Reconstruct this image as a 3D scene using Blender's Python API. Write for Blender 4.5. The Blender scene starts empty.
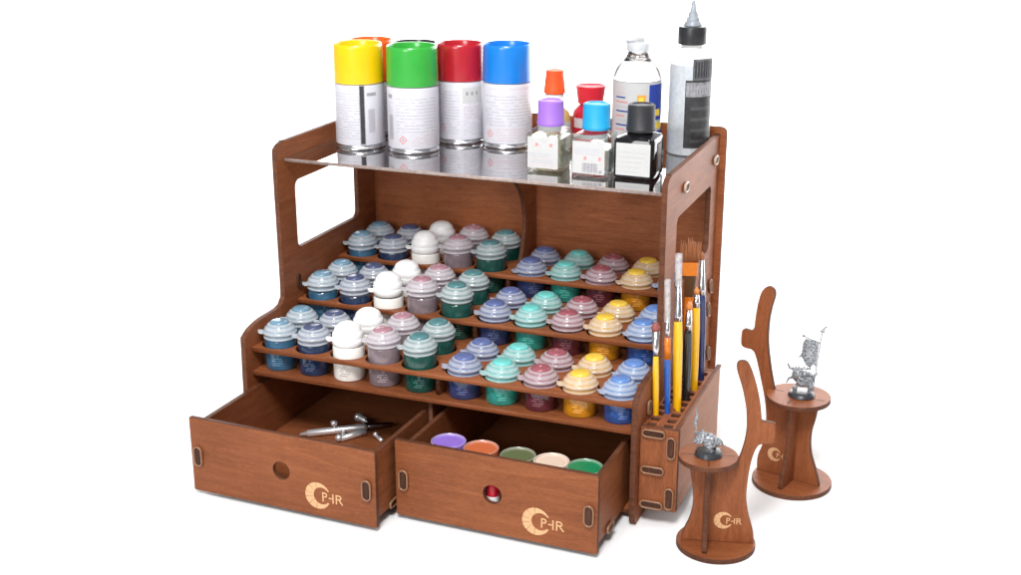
import bpy, bmesh, math, random
from mathutils import Vector, Matrix
random.seed(7)
S = 0.01                       # everything below is written in centimetres
scn = bpy.context.scene
COL = scn.collection
R = math.radians

# ------------------------------------------------------------------ camera
cd = bpy.data.cameras.new('camera'); cam = bpy.data.objects.new('camera', cd); COL.objects.link(cam)
YAW, PITCH = R(-21.358), R(18.31)
fwd = Vector((math.sin(YAW)*math.cos(PITCH), math.cos(YAW)*math.cos(PITCH), -math.sin(PITCH)))
cam.location = Vector((61.605, -93.499, 52.538))*S
cam.rotation_euler = fwd.to_track_quat('-Z', 'Y').to_euler()
cd.sensor_width = 36; cd.lens = 36*1299.8/1021
cd.clip_start = 0.05; cd.clip_end = 200
scn.camera = cam

# ------------------------------------------------------------------ studio light
w = bpy.data.worlds.new('World'); scn.world = w; w.use_nodes = True
bg = w.node_tree.nodes['Background']
bg.inputs[0].default_value = (1.0, 1.0, 1.0, 1); bg.inputs[1].default_value = 0.32
def area(name, loc, target, size, power, col=(1, 1, 1)):
    l = bpy.data.lights.new(name, 'AREA'); l.shape = 'RECTANGLE'; l.size = size[0]; l.size_y = size[1]
    l.energy = power; l.color = col
    o = bpy.data.objects.new(name, l); COL.objects.link(o)
    o.location = Vector(loc); o.rotation_euler = (Vector(target)-Vector(loc)).to_track_quat('-Z', 'Y').to_euler()
    return o
area('softbox_key', (0.6, -1.45, 2.1), (0.2, 0.0, 0.12), (0.6, 0.6), 62)
area('softbox_fill', (0.0, -2.4, 1.1), (0.2, 0.1, 0.15), (0.9, 0.7), 26)
area('softbox_top', (0.3, -0.15, 1.9), (0.2, 0.0, 0.1), (1.0, 0.7), 9)
area('softbox_backdrop', (0.2, 0.9, 3.3), (0.2, 2.7, 0.9), (5.0, 1.2), 330).data.spread = R(80)
scn.view_settings.view_transform = 'Standard'; scn.view_settings.look = 'None'
scn.view_settings.exposure = 0; scn.view_settings.gamma = 1
scn.render.engine = 'CYCLES'
scn.cycles.max_bounces = 12; scn.cycles.transparent_max_bounces = 24
scn.cycles.use_denoising = True

# ------------------------------------------------------------------ materials
def srgb(r, g, b):
    f = lambda c: ((c/255+0.055)/1.055)**2.4 if c/255 > 0.04045 else c/255/12.92
    return (f(r), f(g), f(b), 1)
def new_mat(name):
    m = bpy.data.materials.new(name); m.use_nodes = True
    return m, m.node_tree, m.node_tree.nodes['Principled BSDF']
def plain(name, col, rough=0.4, metal=0.0, vary=0.06, scale=300, spec=0.5, bump=0.0, sss=0.0, trans=0.0, alpha=1.0, coat=0.0):
    m, nt, b = new_mat(name)
    tc = nt.nodes.new('ShaderNodeTexCoord'); n = nt.nodes.new('ShaderNodeTexNoise')
    n.inputs['Scale'].default_value = scale; n.inputs['Detail'].default_value = 4
    nt.links.new(tc.outputs['Object'], n.inputs['Vector'])
    r = nt.nodes.new('ShaderNodeMapRange'); r.inputs[1].default_value = 0.3; r.inputs[2].default_value = 0.7
    r.inputs[3].default_value = 1-vary; r.inputs[4].default_value = 1+vary
    nt.links.new(n.outputs['Fac'], r.inputs[0])
    mul = nt.nodes.new('ShaderNodeMix'); mul.data_type = 'RGBA'; mul.blend_type = 'MULTIPLY'; mul.inputs[0].default_value = 1
    mul.inputs[6].default_value = col
    nt.links.new(r.outputs[0], mul.inputs[7]); nt.links.new(mul.outputs[2], b.inputs['Base Color'])
    b.inputs['Roughness'].default_value = rough; b.inputs['Metallic'].default_value = metal
    b.inputs['Specular IOR Level'].default_value = spec
    b.inputs['Transmission Weight'].default_value = trans; b.inputs['Alpha'].default_value = alpha
    b.inputs['Coat Weight'].default_value = coat
    if sss:
        b.inputs['Subsurface Weight'].default_value = sss; b.inputs['Subsurface Radius'].default_value = (0.004, 0.004, 0.004)
    if bump:
        bp = nt.nodes.new('ShaderNodeBump'); bp.inputs['Strength'].default_value = bump; bp.inputs['Distance'].default_value = 0.001
        nt.links.new(n.outputs['Fac'], bp.inputs['Height']); nt.links.new(bp.outputs[0], b.inputs['Normal'])
    return m

def wood(name, grain, dark, mid, light, rough=0.5):
    """stained plywood, fibres along axis `grain` (0 x, 1 y, 2 z)"""
    m, nt, b = new_mat(name); N = nt.nodes; L = nt.links
    tc = N.new('ShaderNodeTexCoord')
    oi = N.new('ShaderNodeObjectInfo')
    off = N.new('ShaderNodeVectorMath'); off.operation = 'ADD'
    rnd = N.new('ShaderNodeVectorMath'); rnd.operation = 'SCALE'; rnd.inputs[0].default_value = (1.3, 2.1, 0.7)
    L.new(oi.outputs['Random'], rnd.inputs['Scale'])
    L.new(tc.outputs['Object'], off.inputs[0]); L.new(rnd.outputs[0], off.inputs[1])
    def noise(fine, coarse, detail, dist=0.0):
        mp = N.new('ShaderNodeMapping'); sc = [fine]*3; sc[grain] = coarse
        mp.inputs['Scale'].default_value = sc; L.new(off.outputs[0], mp.inputs[0])
        n = N.new('ShaderNodeTexNoise'); n.inputs['Scale'].default_value = 1; n.inputs['Detail'].default_value = detail
        n.inputs['Roughness'].default_value = 0.62; n.inputs['Distortion'].default_value = dist
        L.new(mp.outputs[0], n.inputs['Vector']); return n
    n1 = noise(260, 30, 5, 0.5); n2 = noise(1100, 220, 3); n3 = noise(11, 8, 3); n4 = noise(70, 5, 2, 1.0)
    def lin(a, ka, bb, kb):
        x = N.new('ShaderNodeMath'); x.operation = 'MULTIPLY'; x.inputs[1].default_value = ka; L.new(a, x.inputs[0])
        y = N.new('ShaderNodeMath'); y.operation = 'MULTIPLY_ADD'; y.inputs[1].default_value = kb; L.new(bb, y.inputs[0]); L.new(x.outputs[0], y.inputs[2])
        return y.outputs[0]
    s = lin(n1.outputs['Fac'], .30, n2.outputs['Fac'], .28)
    t = lin(n3.outputs['Fac'], .30, n4.outputs['Fac'], .12)
    ad = N.new('ShaderNodeMath'); ad.operation = 'ADD'; L.new(s, ad.inputs[0]); L.new(t, ad.inputs[1])
    cr = N.new('ShaderNodeValToRGB'); e = cr.color_ramp.elements
    e[0].position = 0.38; e[0].color = dark; e[1].position = 0.62; e[1].color = light
    q = cr.color_ramp.elements.new(0.5); q.color = mid
    L.new(ad.outputs[0], cr.inputs[0])
    n5 = noise(60, 1.6, 1, 0.3)                      # long fine pale veneer lines
    df = N.new('ShaderNodeMath'); df.operation = 'SUBTRACT'; df.inputs[1].default_value = .57; L.new(n5.outputs['Fac'], df.inputs[0])
    ab = N.new('ShaderNodeMath'); ab.operation = 'ABSOLUTE'; L.new(df.outputs[0], ab.inputs[0])
    mr = N.new('ShaderNodeMapRange'); mr.inputs[1].default_value = 0.0; mr.inputs[2].default_value = 0.009; mr.inputs[3].default_value = .2; mr.inputs[4].default_value = 0
    L.new(ab.outputs[0], mr.inputs[0])
    mx = N.new('ShaderNodeMix'); mx.data_type = 'RGBA'; L.new(mr.outputs[0], mx.inputs[0]); L.new(cr.outputs[0], mx.inputs[6])
    mx.inputs[7].default_value = tuple(min(1, c*1.6) for c in light[:3])+(1,)
    tone = N.new('ShaderNodeMapRange'); tone.inputs[3].default_value = .86; tone.inputs[4].default_value = 1.12; L.new(oi.outputs['Random'], tone.inputs[0])
    tm = N.new('ShaderNodeMix'); tm.data_type = 'RGBA'; tm.blend_type = 'MULTIPLY'; tm.inputs[0].default_value = 1
    L.new(mx.outputs[2], tm.inputs[6]); L.new(tone.outputs[0], tm.inputs[7]); L.new(tm.outputs[2], b.inputs['Base Color'])
    b.inputs['Roughness'].default_value = rough; b.inputs['Specular IOR Level'].default_value = 0.22
    bp = N.new('ShaderNodeBump'); bp.inputs['Strength'].default_value = 0.25; bp.inputs['Distance'].default_value = 0.0006
    L.new(n2.outputs['Fac'], bp.inputs['Height']); L.new(bp.outputs[0], b.inputs['Normal'])
    return m
WD, WM, WL = (0.16, 0.046, 0.0155, 1), (0.235, 0.072, 0.0255, 1), (0.305, 0.102, 0.039, 1)
WOOD = [wood('stained_plywood_x', 0, WD, WM, WL), wood('stained_plywood_y', 1, WD, WM, WL), wood('stained_plywood_z', 2, WD, WM, WL)]
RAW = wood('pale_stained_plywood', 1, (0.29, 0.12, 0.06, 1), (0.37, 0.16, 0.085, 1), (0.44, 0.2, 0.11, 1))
EDGE = wood('burnt_plywood_edge', 0, (0.055, 0.019, 0.009, 1), (0.10, 0.034, 0.016, 1), (0.16, 0.058, 0.028, 1), 0.6)
TABM = wood('burnt_tab_end', 2, (0.03, 0.012, 0.007, 1), (0.055, 0.021, 0.012, 1), (0.09, 0.036, 0.02, 1), 0.6)
RING = plain('tan_rubber', (0.24, 0.115, 0.06, 1), 0.22, vary=.12)
WRING = plain('clear_rubber', (0.46, 0.33, 0.24, 1), 0.25, vary=.1)
ENGR = plain('engraved_tan', (0.62, 0.36, 0.18, 1), 0.6, vary=.22, scale=900)
WHITE = plain('white_plastic', (0.86, 0.86, 0.85, 1), 0.3, vary=.02)
CHROME = plain('polished_chrome', (0.9, 0.9, 0.92, 1), 0.3, .7, vary=.05)
TIN = plain('tin_rim', (0.62, 0.62, 0.64, 1), 0.25, 1.0, vary=.05)
FLOORM = plain('white_sweep', (0.80, 0.80, 0.80, 1), 0.8, vary=.0, spec=0.1)
PAPER = plain('label_paper', (0.61, 0.60, 0.65, 1), 0.35, vary=.03, scale=500)
PAPERW = plain('label_white', (0.52, 0.52, 0.515, 1), 0.6, vary=.03, scale=500)
INK = plain('label_grey_print', (0.30, 0.29, 0.32, 1), 0.45, vary=.3, scale=900)
INKL = plain('label_faint_print', (0.46, 0.45, 0.50, 1), 0.45, vary=.14, scale=900)
INKR = plain('label_red_print', (0.66, 0.25, 0.25, 1), 0.45, vary=.2, scale=900)
INKP = plain('label_pink_print', (0.57, 0.46, 0.48, 1), 0.45, vary=.12, scale=900)
INKO = plain('label_orange_print', (0.75, 0.33, 0.06, 1), 0.45, vary=.1)
INKB = plain('label_blue_print', (0.012, 0.04, 0.30, 1), 0.6, vary=.1)
INKY = plain('label_yellow_print', (0.85, 0.6, 0.05, 1), 0.35, vary=.1)
BLACK = plain('black_plastic', (0.018, 0.018, 0.02, 1), 0.35, vary=.2)
BLACKL = plain('black_label', (0.028, 0.028, 0.03, 1), 0.4, vary=.3, scale=200)

def acrylic(name, tint=(1, 1, 1, 1), rough=0.01, base=0.0, power=5.0):
    """clear sheet: Fresnel reflection over straight transmission"""
    m = bpy.data.materials.new(name); m.use_nodes = True; nt = m.node_tree; nt.nodes.clear()
    o = nt.nodes.new('ShaderNodeOutputMaterial'); mix = nt.nodes.new('ShaderNodeMixShader')
    t = nt.nodes.new('ShaderNodeBsdfTransparent'); t.inputs[0].default_value = tint
    g = nt.nodes.new('ShaderNodeBsdfGlossy'); g.inputs['Roughness'].default_value = rough
    ge = nt.nodes.new('ShaderNodeNewGeometry'); dt = nt.nodes.new('ShaderNodeVectorMath'); dt.operation = 'DOT_PRODUCT'
    nt.links.new(ge.outputs['Incoming'], dt.inputs[0]); nt.links.new(ge.outputs['Normal'], dt.inputs[1])
    def mth(op, x, y=None):
        q = nt.nodes.new('ShaderNodeMath'); q.operation = op
        for i, z in enumerate((x, y)):
            if z is None: continue
            if isinstance(z, (int, float)): q.inputs[i].default_value = z
            else: nt.links.new(z, q.inputs[i])
        return q.outputs[0]
    c1 = mth('SUBTRACT', 1.0, mth('ABSOLUTE', dt.outputs['Value']))
    sch = mth('ADD', mth('MULTIPLY', mth('POWER', c1, power), 0.96), 0.04+base)
    nt.links.new(mth('MINIMUM', sch, 1.0), mix.inputs[0])
    nt.links.new(t.outputs[0], mix.inputs[1]); nt.links.new(g.outputs[0], mix.inputs[2]); nt.links.new(mix.outputs[0], o.inputs[0])
    return m
ACRYL = acrylic('clear_acrylic', (0.97, 0.96, 0.965, 1), 0.012, 0.24, 2.3)
ACRE = plain('acrylic_sawn_edge', (0.52, 0.41, 0.37, 1), 0.15, vary=.2, trans=.4)
GLASS = acrylic('clear_glass', (0.9, 0.92, 0.9, 1), 0.03, 0.05)

def frosted(name, col, see=0.25, rough=0.28):
    """frosted plastic: diffuse and light let through, a soft gloss and some plain see-through"""
    m = bpy.data.materials.new(name); m.use_nodes = True; nt = m.node_tree; b = nt.nodes['Principled BSDF']; out = nt.nodes['Material Output']
    b.inputs['Base Color'].default_value = col; b.inputs['Roughness'].default_value = rough
    tr = nt.nodes.new('ShaderNodeBsdfTranslucent'); tr.inputs[0].default_value = col
    m1 = nt.nodes.new('ShaderNodeMixShader'); m1.inputs[0].default_value = 0.3
    nt.links.new(b.outputs[0], m1.inputs[1]); nt.links.new(tr.outputs[0], m1.inputs[2])
    tp = nt.nodes.new('ShaderNodeBsdfTransparent'); tp.inputs[0].default_value = (0.96, 0.96, 0.96, 1)
    m2 = nt.nodes.new('ShaderNodeMixShader'); m2.inputs[0].default_value = see
    n = nt.nodes.new('ShaderNodeTexNoise'); n.inputs['Scale'].default_value = 260
    tc = nt.nodes.new('ShaderNodeTexCoord'); nt.links.new(tc.outputs['Object'], n.inputs['Vector'])
    r = nt.nodes.new('ShaderNodeMapRange'); r.inputs[3].default_value = see*.5; r.inputs[4].default_value = see*1.5
    nt.links.new(n.outputs['Fac'], r.inputs[0]); nt.links.new(r.outputs[0], m2.inputs[0])
    nt.links.new(m1.outputs[0], m2.inputs[1]); nt.links.new(tp.outputs[0], m2.inputs[2]); nt.links.new(m2.outputs[0], out.inputs[0])
    return m

# ------------------------------------------------------------------ mesh helpers
def link(name, me, parent=None, loc=None, rotz=0.0):
    o = bpy.data.objects.new(name, me); COL.objects.link(o)
    if parent is not None: o.parent = parent
    if loc is not None: o.location = Vector(loc)*S
    if rotz: o.rotation_euler = (0, 0, rotz)
    return o
def thing(name, label, cat, loc=(0, 0, 0), rotz=0.0, group=None):
    o = link(name, None, None, loc, rotz); o['label'] = label; o['category'] = cat
    o.empty_display_size = 0.01
    if group: o['group'] = group
    return o
def mesh(bm, name, mats, smooth=False):
    me = bpy.data.meshes.new(name); bm.to_mesh(me); bm.free()
    for m in (mats if isinstance(mats, (list, tuple)) else [mats]): me.materials.append(m)
    if smooth:
        for p in me.polygons: p.use_smooth = True
    return me
def sharp(me, ang=35):
    me.set_sharp_from_angle(angle=R(ang)); return me

def plate(name, outline, holes, th, origin, ax_u, ax_v, mats, parent=None, bev=0.035):
    """flat laser-cut board: 2D outline (u,v) with holes, extruded th along u x v (centred on origin plane)"""
    cu = bpy.data.curves.new(name, 'CURVE'); cu.dimensions = '2D'; cu.fill_mode = 'BOTH'
    cu.extrude = (th/2-bev); cu.bevel_depth = bev; cu.bevel_resolution = 1; cu.offset = -bev
    for pts in [outline]+list(holes):
        sp = cu.splines.new('POLY'); sp.points.add(len(pts)-1); sp.use_cyclic_u = True
        for p, q in zip(sp.points, pts): p.co = (q[0], q[1], 0, 1)
    tmp = bpy.data.objects.new(name, cu); COL.objects.link(tmp)
    dg = bpy.context.evaluated_depsgraph_get(); dg.update()
    me = bpy.data.meshes.new_from_object(tmp.evaluated_get(dg)); bpy.data.objects.remove(tmp); bpy.data.curves.remove(cu)
    bm = bmesh.new(); bm.from_mesh(me); bpy.data.meshes.remove(me)
    bmesh.ops.remove_doubles(bm, verts=bm.verts, dist=1e-4)
    u = Vector(ax_u); v = Vector(ax_v); n = u.cross(v); o = Vector(origin)
    for f in bm.faces: f.normal_update()
    flags = [abs(f.normal.z) > 0.95 for f in bm.faces]
    for f, k in zip(bm.faces, flags): f.material_index = 0 if k else 1
    for x in bm.verts: x.co = (o+u*x.co.x+v*x.co.y+n*x.co.z)*S
    bmesh.ops.recalc_face_normals(bm, faces=bm.faces)
    return link(name, mesh(bm, name, mats), parent)
X, Y, Z = (1, 0, 0), (0, 1, 0), (0, 0, 1)
def rrect(a0, b0, a1, b1, r=0.3, n=5):
    out = []
    for cx, cy, s in ((a1-r, b0+r, -90), (a1-r, b1-r, 0), (a0+r, b1-r, 90), (a0+r, b0+r, 180)):
        for k in range(n+1):
            a = R(s+90*k/n); out.append((cx+r*math.cos(a), cy+r*math.sin(a)))
    return out
def circ(x, y, r, n=32): return [(x+r*math.cos(2*math.pi*k/n), y+r*math.sin(2*math.pi*k/n)) for k in range(n)]
def smooth_path(P, n=6):
    """closed Catmull-Rom through points; a point with a third item True stays a corner"""
    out = []; m = len(P)
    for i in range(m):
        p0, p1, p2, p3 = P[i-1], P[i], P[(i+1) % m], P[(i+2) % m]
        c1 = len(p1) > 2; c2 = len(p2) > 2
        if c1 and c2: out.append(p1[:2]); continue
        if c1: p0 = p1
        if c2: p3 = p2
        for k in range(n):
            t = k/n; q = []
            for a in (0, 1):
                q.append(0.5*((2*p1[a])+(-p0[a]+p2[a])*t+(2*p0[a]-5*p1[a]+4*p2[a]-p3[a])*t*t+(-p0[a]+3*p1[a]-3*p2[a]+p3[a])*t**3))
            out.append(tuple(q))
    return out

def lathe(bm, prof, n=40, mi=None, at=(0, 0, 0), arc=None):
    """prof: list of (r, z); mi: material index per segment; cm"""
    rings = []
    for r, z in prof:
        if r < 1e-6: rings.append([bm.verts.new((Vector(at)+Vector((0, 0, z)))*S)])
        else: rings.append([bm.verts.new((Vector(at)+Vector((r*math.cos(2*math.pi*k/n), r*math.sin(2*math.pi*k/n), z)))*S) for k in range(n)])
    for i in range(len(rings)-1):
        a, b = rings[i], rings[i+1]
        for k in range(n):
            j = (k+1) % n
            if len(a) == 1 and len(b) == 1: continue
            if len(a) == 1: f = bm.faces.new((a[0], b[j], b[k]))
            elif len(b) == 1: f = bm.faces.new((a[k], a[j], b[0]))
            else: f = bm.faces.new((a[k], a[j], b[j], b[k]))
            if mi: f.material_index = mi[i]
            f.smooth = True
    bmesh.ops.recalc_face_normals(bm, faces=bm.faces)
def lathe_me(name, prof, mats, mi=None, n=40, ang=40):
    bm = bmesh.new(); lathe(bm, prof, n, mi); return sharp(mesh(bm, name, mats, True), ang)
def tube(bm, pts, rad, n=12, mi=0, cap=True):
    """pts in cm; rad single or per point"""
    P = [Vector(p) for p in pts]; rad = rad if isinstance(rad, (list, tuple)) else [rad]*len(P)
    rings = []
    up = Vector((0, 0, 1))
    for i, p in enumerate(P):
        d = (P[min(i+1, len(P)-1)]-P[max(i-1, 0)]).normalized()
        a = d.cross(up if abs(d.z) < 0.95 else Vector((1, 0, 0))).normalized(); b = d.cross(a)
        rings.append([bm.verts.new((p+(a*math.cos(2*math.pi*k/n)+b*math.sin(2*math.pi*k/n))*rad[i])*S) for k in range(n)])
    for i in range(len(rings)-1):
        for k in range(n):
            j = (k+1) % n
            f = bm.faces.new((rings[i][k], rings[i][j], rings[i+1][j], rings[i+1][k])); f.smooth = True; f.material_index = mi
    if cap:
        for r_ in (rings[0], rings[-1]):
            f = bm.faces.new(r_); f.material_index = mi
    bmesh.ops.recalc_face_normals(bm, faces=bm.faces)
def ball(bm, c, r, mi=0, sub=2):
    r = Vector(r) if isinstance(r, (list, tuple)) else Vector((r, r, r))
    g = bmesh.ops.create_icosphere(bm, subdivisions=sub, radius=1)
    for v in g['verts']:
        v.co = (Vector(c)+Vector((v.co.x*r.x, v.co.y*r.y, v.co.z*r.z)))*S
        for f in v.link_faces: f.smooth = True; f.material_index = mi
def stadium(L, wd, n=8):
    """outline of a stadium L long (u) and wd wide (v), centred"""
    r = wd/2; h = L/2-r
    return [(h+r*math.cos(R(-90+180*k/n)), r*math.sin(R(-90+180*k/n))) for k in range(n+1)] + \
           [(-h+r*math.cos(R(90+180*k/n)), r*math.sin(R(90+180*k/n))) for k in range(n+1)]
def peg(parent, c, ax_l, ax_w, ring=RING, L=1.5, wd=0.62, out=0.28):
    """interlocking tab end poking out of its slot, with the rubber ring looped round it"""
    c = Vector(c); l = Vector(ax_l); q = Vector(ax_w); n = l.cross(q)
    st = stadium(L*.86, wd*.62)
    bm = bmesh.new()
    a = [bm.verts.new((c+l*x+q*y)*S) for x, y in st]; b = [bm.verts.new((c+l*x+q*y+n*out*.8)*S) for x, y in st]
    for k in range(len(st)): bm.faces.new((a[k], a[(k+1) % len(st)], b[(k+1) % len(st)], b[k]))
    bm.faces.new(b); bmesh.ops.recalc_face_normals(bm, faces=bm.faces)
    link('tab', mesh(bm, 'tab', TABM), parent)
    bm = bmesh.new(); rr = 0.085; st = stadium(L, wd, 10); m = 8; rings = []
    for i, (x, y) in enumerate(st):
        x0, y0 = st[i-1]; x1, y1 = st[(i+1) % len(st)]
        t = Vector((x1-x0, y1-y0)); t.normalize(); nn = l*t.y-q*t.x
        ctr = c+l*x+q*y+n*(out*.62)
        rings.append([bm.verts.new((ctr+nn*rr*math.cos(2*math.pi*k/m)+n*rr*1.5*math.sin(2*math.pi*k/m))*S) for k in range(m)])
    for i in range(len(rings)):
        for k in range(m):
            f = bm.faces.new((rings[i][k], rings[i][(k+1) % m], rings[(i+1) % len(rings)][(k+1) % m], rings[(i+1) % len(rings)][k])); f.smooth = True
    bmesh.ops.recalc_face_normals(bm, faces=bm.faces)
    link('rubber_ring', mesh(bm, 'rubber_ring', ring, True), parent)

def logo(parent, c, ax_u, ax_v, sc=1.0, letters=True):
    """engraved crescent moon with the letters P H R, a skin 0.2 mm proud of the board"""
    c = Vector(c); u = Vector(ax_u); v = Vector(ax_v); n = u.cross(v)
    bm = bmesh.new()
    def poly(pts, h=0.012):
        a = [bm.verts.new((c+(u*x+v*y)*sc+n*0.002)*S) for x, y in pts]; b = [bm.verts.new((c+(u*x+v*y)*sc+n*h)*S) for x, y in pts]
        for k in range(len(pts)): bm.faces.new((a[k], a[(k+1) % len(pts)], b[(k+1) % len(pts)], b[k]))
        bm.faces.new(b)
    # crescent, cut into cracked segments: outer circle r 1, inner circle r .68 centred (.34,.05)
    ro, ri, ix, iy = 1.0, 0.64, 0.31, 0.03
    a0, a1 = 26, 334; cuts = [26, 96, 131, 166, 192, 226, 262, 334]
    def inner(a):
        d = Vector((math.cos(a), math.sin(a))); o = Vector((ix, iy))
        b = d.dot(o); k = b*b-o.dot(o)+ri*ri
        return min(ro-0.03, b+math.sqrt(max(k, 0)))
    for s, e in zip(cuts[:-1], cuts[1:]):
        m = max(3, int((e-s)/8)); o_, i_ = [], []
        for k in range(m+1):
            a = R(s+1.2+(e-s-2.4)*k/m); o_.append((ro*math.cos(a), ro*math.sin(a)))
            r_ = inner(a); i_.append((r_*math.cos(a), r_*math.sin(a)))
        poly(o_+i_[::-1])
    def bar(x0, y0, x1, y1, t=0.10):
        d = Vector((x1-x0, y1-y0)); d.normalize(); p = Vector((-d.y, d.x))*t/2
        poly([(x0-p.x, y0-p.y), (x1-p.x, y1-p.y), (x1+p.x, y1+p.y), (x0+p.x, y0+p.y)])
    def arc(cx, cy, r, s, e, t=0.10, m=8):
        o_ = [(cx+(r+t/2)*math.cos(R(s+(e-s)*k/m)), cy+(r+t/2)*math.sin(R(s+(e-s)*k/m))) for k in range(m+1)]
        i_ = [(cx+(r-t/2)*math.cos(R(s+(e-s)*k/m)), cy+(r-t/2)*math.sin(R(s+(e-s)*k/m))) for k in range(m+1)]
        poly(o_+i_[::-1])
    if letters:
        y0, y1, ym = -0.38, 0.33, 0.0
        bar(.40, y0, .40, y1); bar(.45, y1-.05, .56, y1-.05); bar(.45, ym, .56, ym); arc(.56, (y1-.05+ym)/2, (y1-.05-ym)/2, -90, 90)
        bar(.86, -.04, 1.12, -.04); bar(1.20, y0, 1.20, y1)
        bar(1.46, y0, 1.46, y1); bar(1.51, y1-.05, 1.68, y1-.05); bar(1.51, ym, 1.68, ym); arc(1.68, (y1-.05+ym)/2, (y1-.05-ym)/2, -90, 90)
        bar(1.68, ym-.06, 1.95, y0)
    bmesh.ops.recalc_face_normals(bm, faces=bm.faces)
    return link('logo', mesh(bm, 'logo', ENGR), parent)

# ------------------------------------------------------------------ ground
bm = bmesh.new()
sec = [(-3.0, 0.0), (1.9, 0.0)]+[(1.9+.9*math.sin(R(a)), .9-.9*math.cos(R(a))) for a in range(5, 91, 5)]+[(2.8, 3.2)]   # seamless paper sweep
row = [[bm.verts.new((x, y, z)) for y, z in sec] for x in (-3.2, 3.6)]
for k in range(len(sec)-1):
    f = bm.faces.new((row[0][k], row[1][k], row[1][k+1], row[0][k+1])); f.smooth = True
gr = link('ground', mesh(bm, 'ground', FLOORM)); gr['kind'] = 'structure'; gr['label'] = 'white studio surface'

# ------------------------------------------------------------------ the rack
W, T = 35.78, 0.5
Z1, ZF, HZ, DY = 10.654, 8.39, 1.989, 8.259
B = 24.8
rack = thing('paint_rack', 'tiered reddish brown plywood paint rack with clear acrylic top shelf and two open drawers', 'rack')
WXX = [WOOD[0], WOOD[0]]; WX = [WOOD[0], EDGE]; WY = [WOOD[1], EDGE]; WZ = [WOOD[2], EDGE]
def side_outline(front, sh):
    P = [(0.3, 0, 1), (front, 1.2), (front, sh-2.2), (front+.35, sh-.75), (1.5, sh-.1), (4.9, sh+.03), (5.8, sh+.5), (6.1, sh+1.5), (6.08, 20), (6.02, 26.6),
         (6.4, 27.7), (7.6, 28.05), (9, 28.05), (25.0, 28.05, 1), (25.0, 0, 1), (22, 0, 1), (21.4, .5, 1), (3.5, .5, 1), (3, 0, 1)]
    return smooth_path(P, 5)
plate('side_panel', side_outline(-1.0, 12.75), [rrect(9.0, 17.5, 21.3, 24.0, .7)], T, (-T/2, 0, 0), Y, Z, WY, rack)
plate('side_panel', side_outline(-0.75, 12.1), [rrect(9.6, 17.5, 22.2, 23.8, .7)], T, (W+T/2, 0, 0), Y, Z, WY, rack)
plate('back_panel', rrect(-1.1, 0, W+1.1, 28.7, .6), [], .5, (0, B+.45, 0), X, (0, 0, 1), WX, rack)
# central divider with the bulging front edge
dv = smooth_path([(20.3, 14.6, 1), (20.85, 15.3), (21.55, 17), (21.8, 18.6), (21.6, 20), (20.8, 21.6), (19.6, 22.8), (18.3, 23.7), (17.6, 25.0), (17.5, 26.0, 1), (24.6, 26.0, 1), (24.6, 14.6, 1)])
plate('divider', dv, [], .4, (17.95, 0, 0), Y, Z, WY, rack)
plate('divider', [(0.6, .95), (0.6, 7.9), (24.5, 7.9), (24.5, .95)], [], .4, (17.33, 0, 0), Y, Z, WY, rack)
plate('base_plate', [(0.02, 0.5), (W-.02, 0.5), (W-.02, 24.5), (0.02, 24.5)], [], .4, (0, 0, .72), X, Y, WX, rack)

XP0, G, PIT, YP, RP = 1.849, 4.185, 3.5, 1.9, 3.913
DXL = (0, -.094, -.04); DXR = (0, -.469, -.041); HP = (0, .166, -.034)
def px(i, k): return XP0+i*PIT+DXL[k] if i < 5 else XP0+4*PIT+G+(i-5)*PIT+DXR[k]
for k in range(3):
    y0 = k*DY; y1 = min(y0+DY-.35, 24.55)
    holes = [circ(px(i, k), YP+r*RP+y0, 1.655) for i in range(10) for r in (0, 1)]
    holes += [circ((px(4, k)+px(5, k))/2+dx, y0+yy, .17, 12) for dx, yy in ((0, 1.0), (0, 5.2))]
    plate('tier_plate', [(0.02, y0), (W-.02, y0), (W-.02, y1), (0.02, y1)], holes, .42, (0, 0, Z1+k*HZ-.21), X, Y, WXX, rack)
    plate('floor_plate', [(0.02, y0-.1 if k == 0 else y0), (W-.02, y0-.1 if k == 0 else y0), (W-.02, y1), (0.02, y1)], [], .42, (0, 0, ZF+k*HZ-.21), X, Y, WXX, rack)
    if k == 0:
        plate('divider', [(.9, ZF+.01), (.9, Z1-.43), (7.6, Z1-.43), (7.6, ZF+.01)], [], .4, (17.95, 0, 0), Y, Z, WY, rack)
    else:
        plate('divider', [(y0+.9, ZF+k*HZ+.01), (y0+.9, Z1+k*HZ-.43), (y1-.3, Z1+k*HZ-.43), (y1-.3, ZF+k*HZ+.01)], [], .4, (17.95, 0, 0), Y, Z, WY, rack)
# acrylic shelf
plate('acrylic_shelf', [(0.05, 7.24), (W-.05, 7.24), (W-.05, 24.6), (0.05, 24.6)], [], .3, (0, 0, 26.35), X, Y, [ACRYL, ACRE], rack, bev=.02)
ZS = 26.505
for y in (11.8, 23.0): peg(rack, (W+T, y, 26.0), Y, Z, WRING, 1.3, .75, .3)
peg(rack, (0, 11.9, 26.05), (0, -1, 0), Z, WRING, 1.2, .4, .1)
for y, z in ((23.4, 13.6), (22.9, 11.4), (23.8, 6.6), (20.2, 15.0)): peg(rack, (W+T, y, z), (0, -.45, .9), (0, -.9, -.45), RING, 1.5, .7, .3)
peg(rack, (0, 8.7, 14.3), (0, 0, 1), (0, -1, 0), TABM, 1.3, .5, .06)
peg(rack, (W+T+.001, 2.2, 9.6), Z, (0, -1, 0), RING, 1.2, .6, .25)

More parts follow.
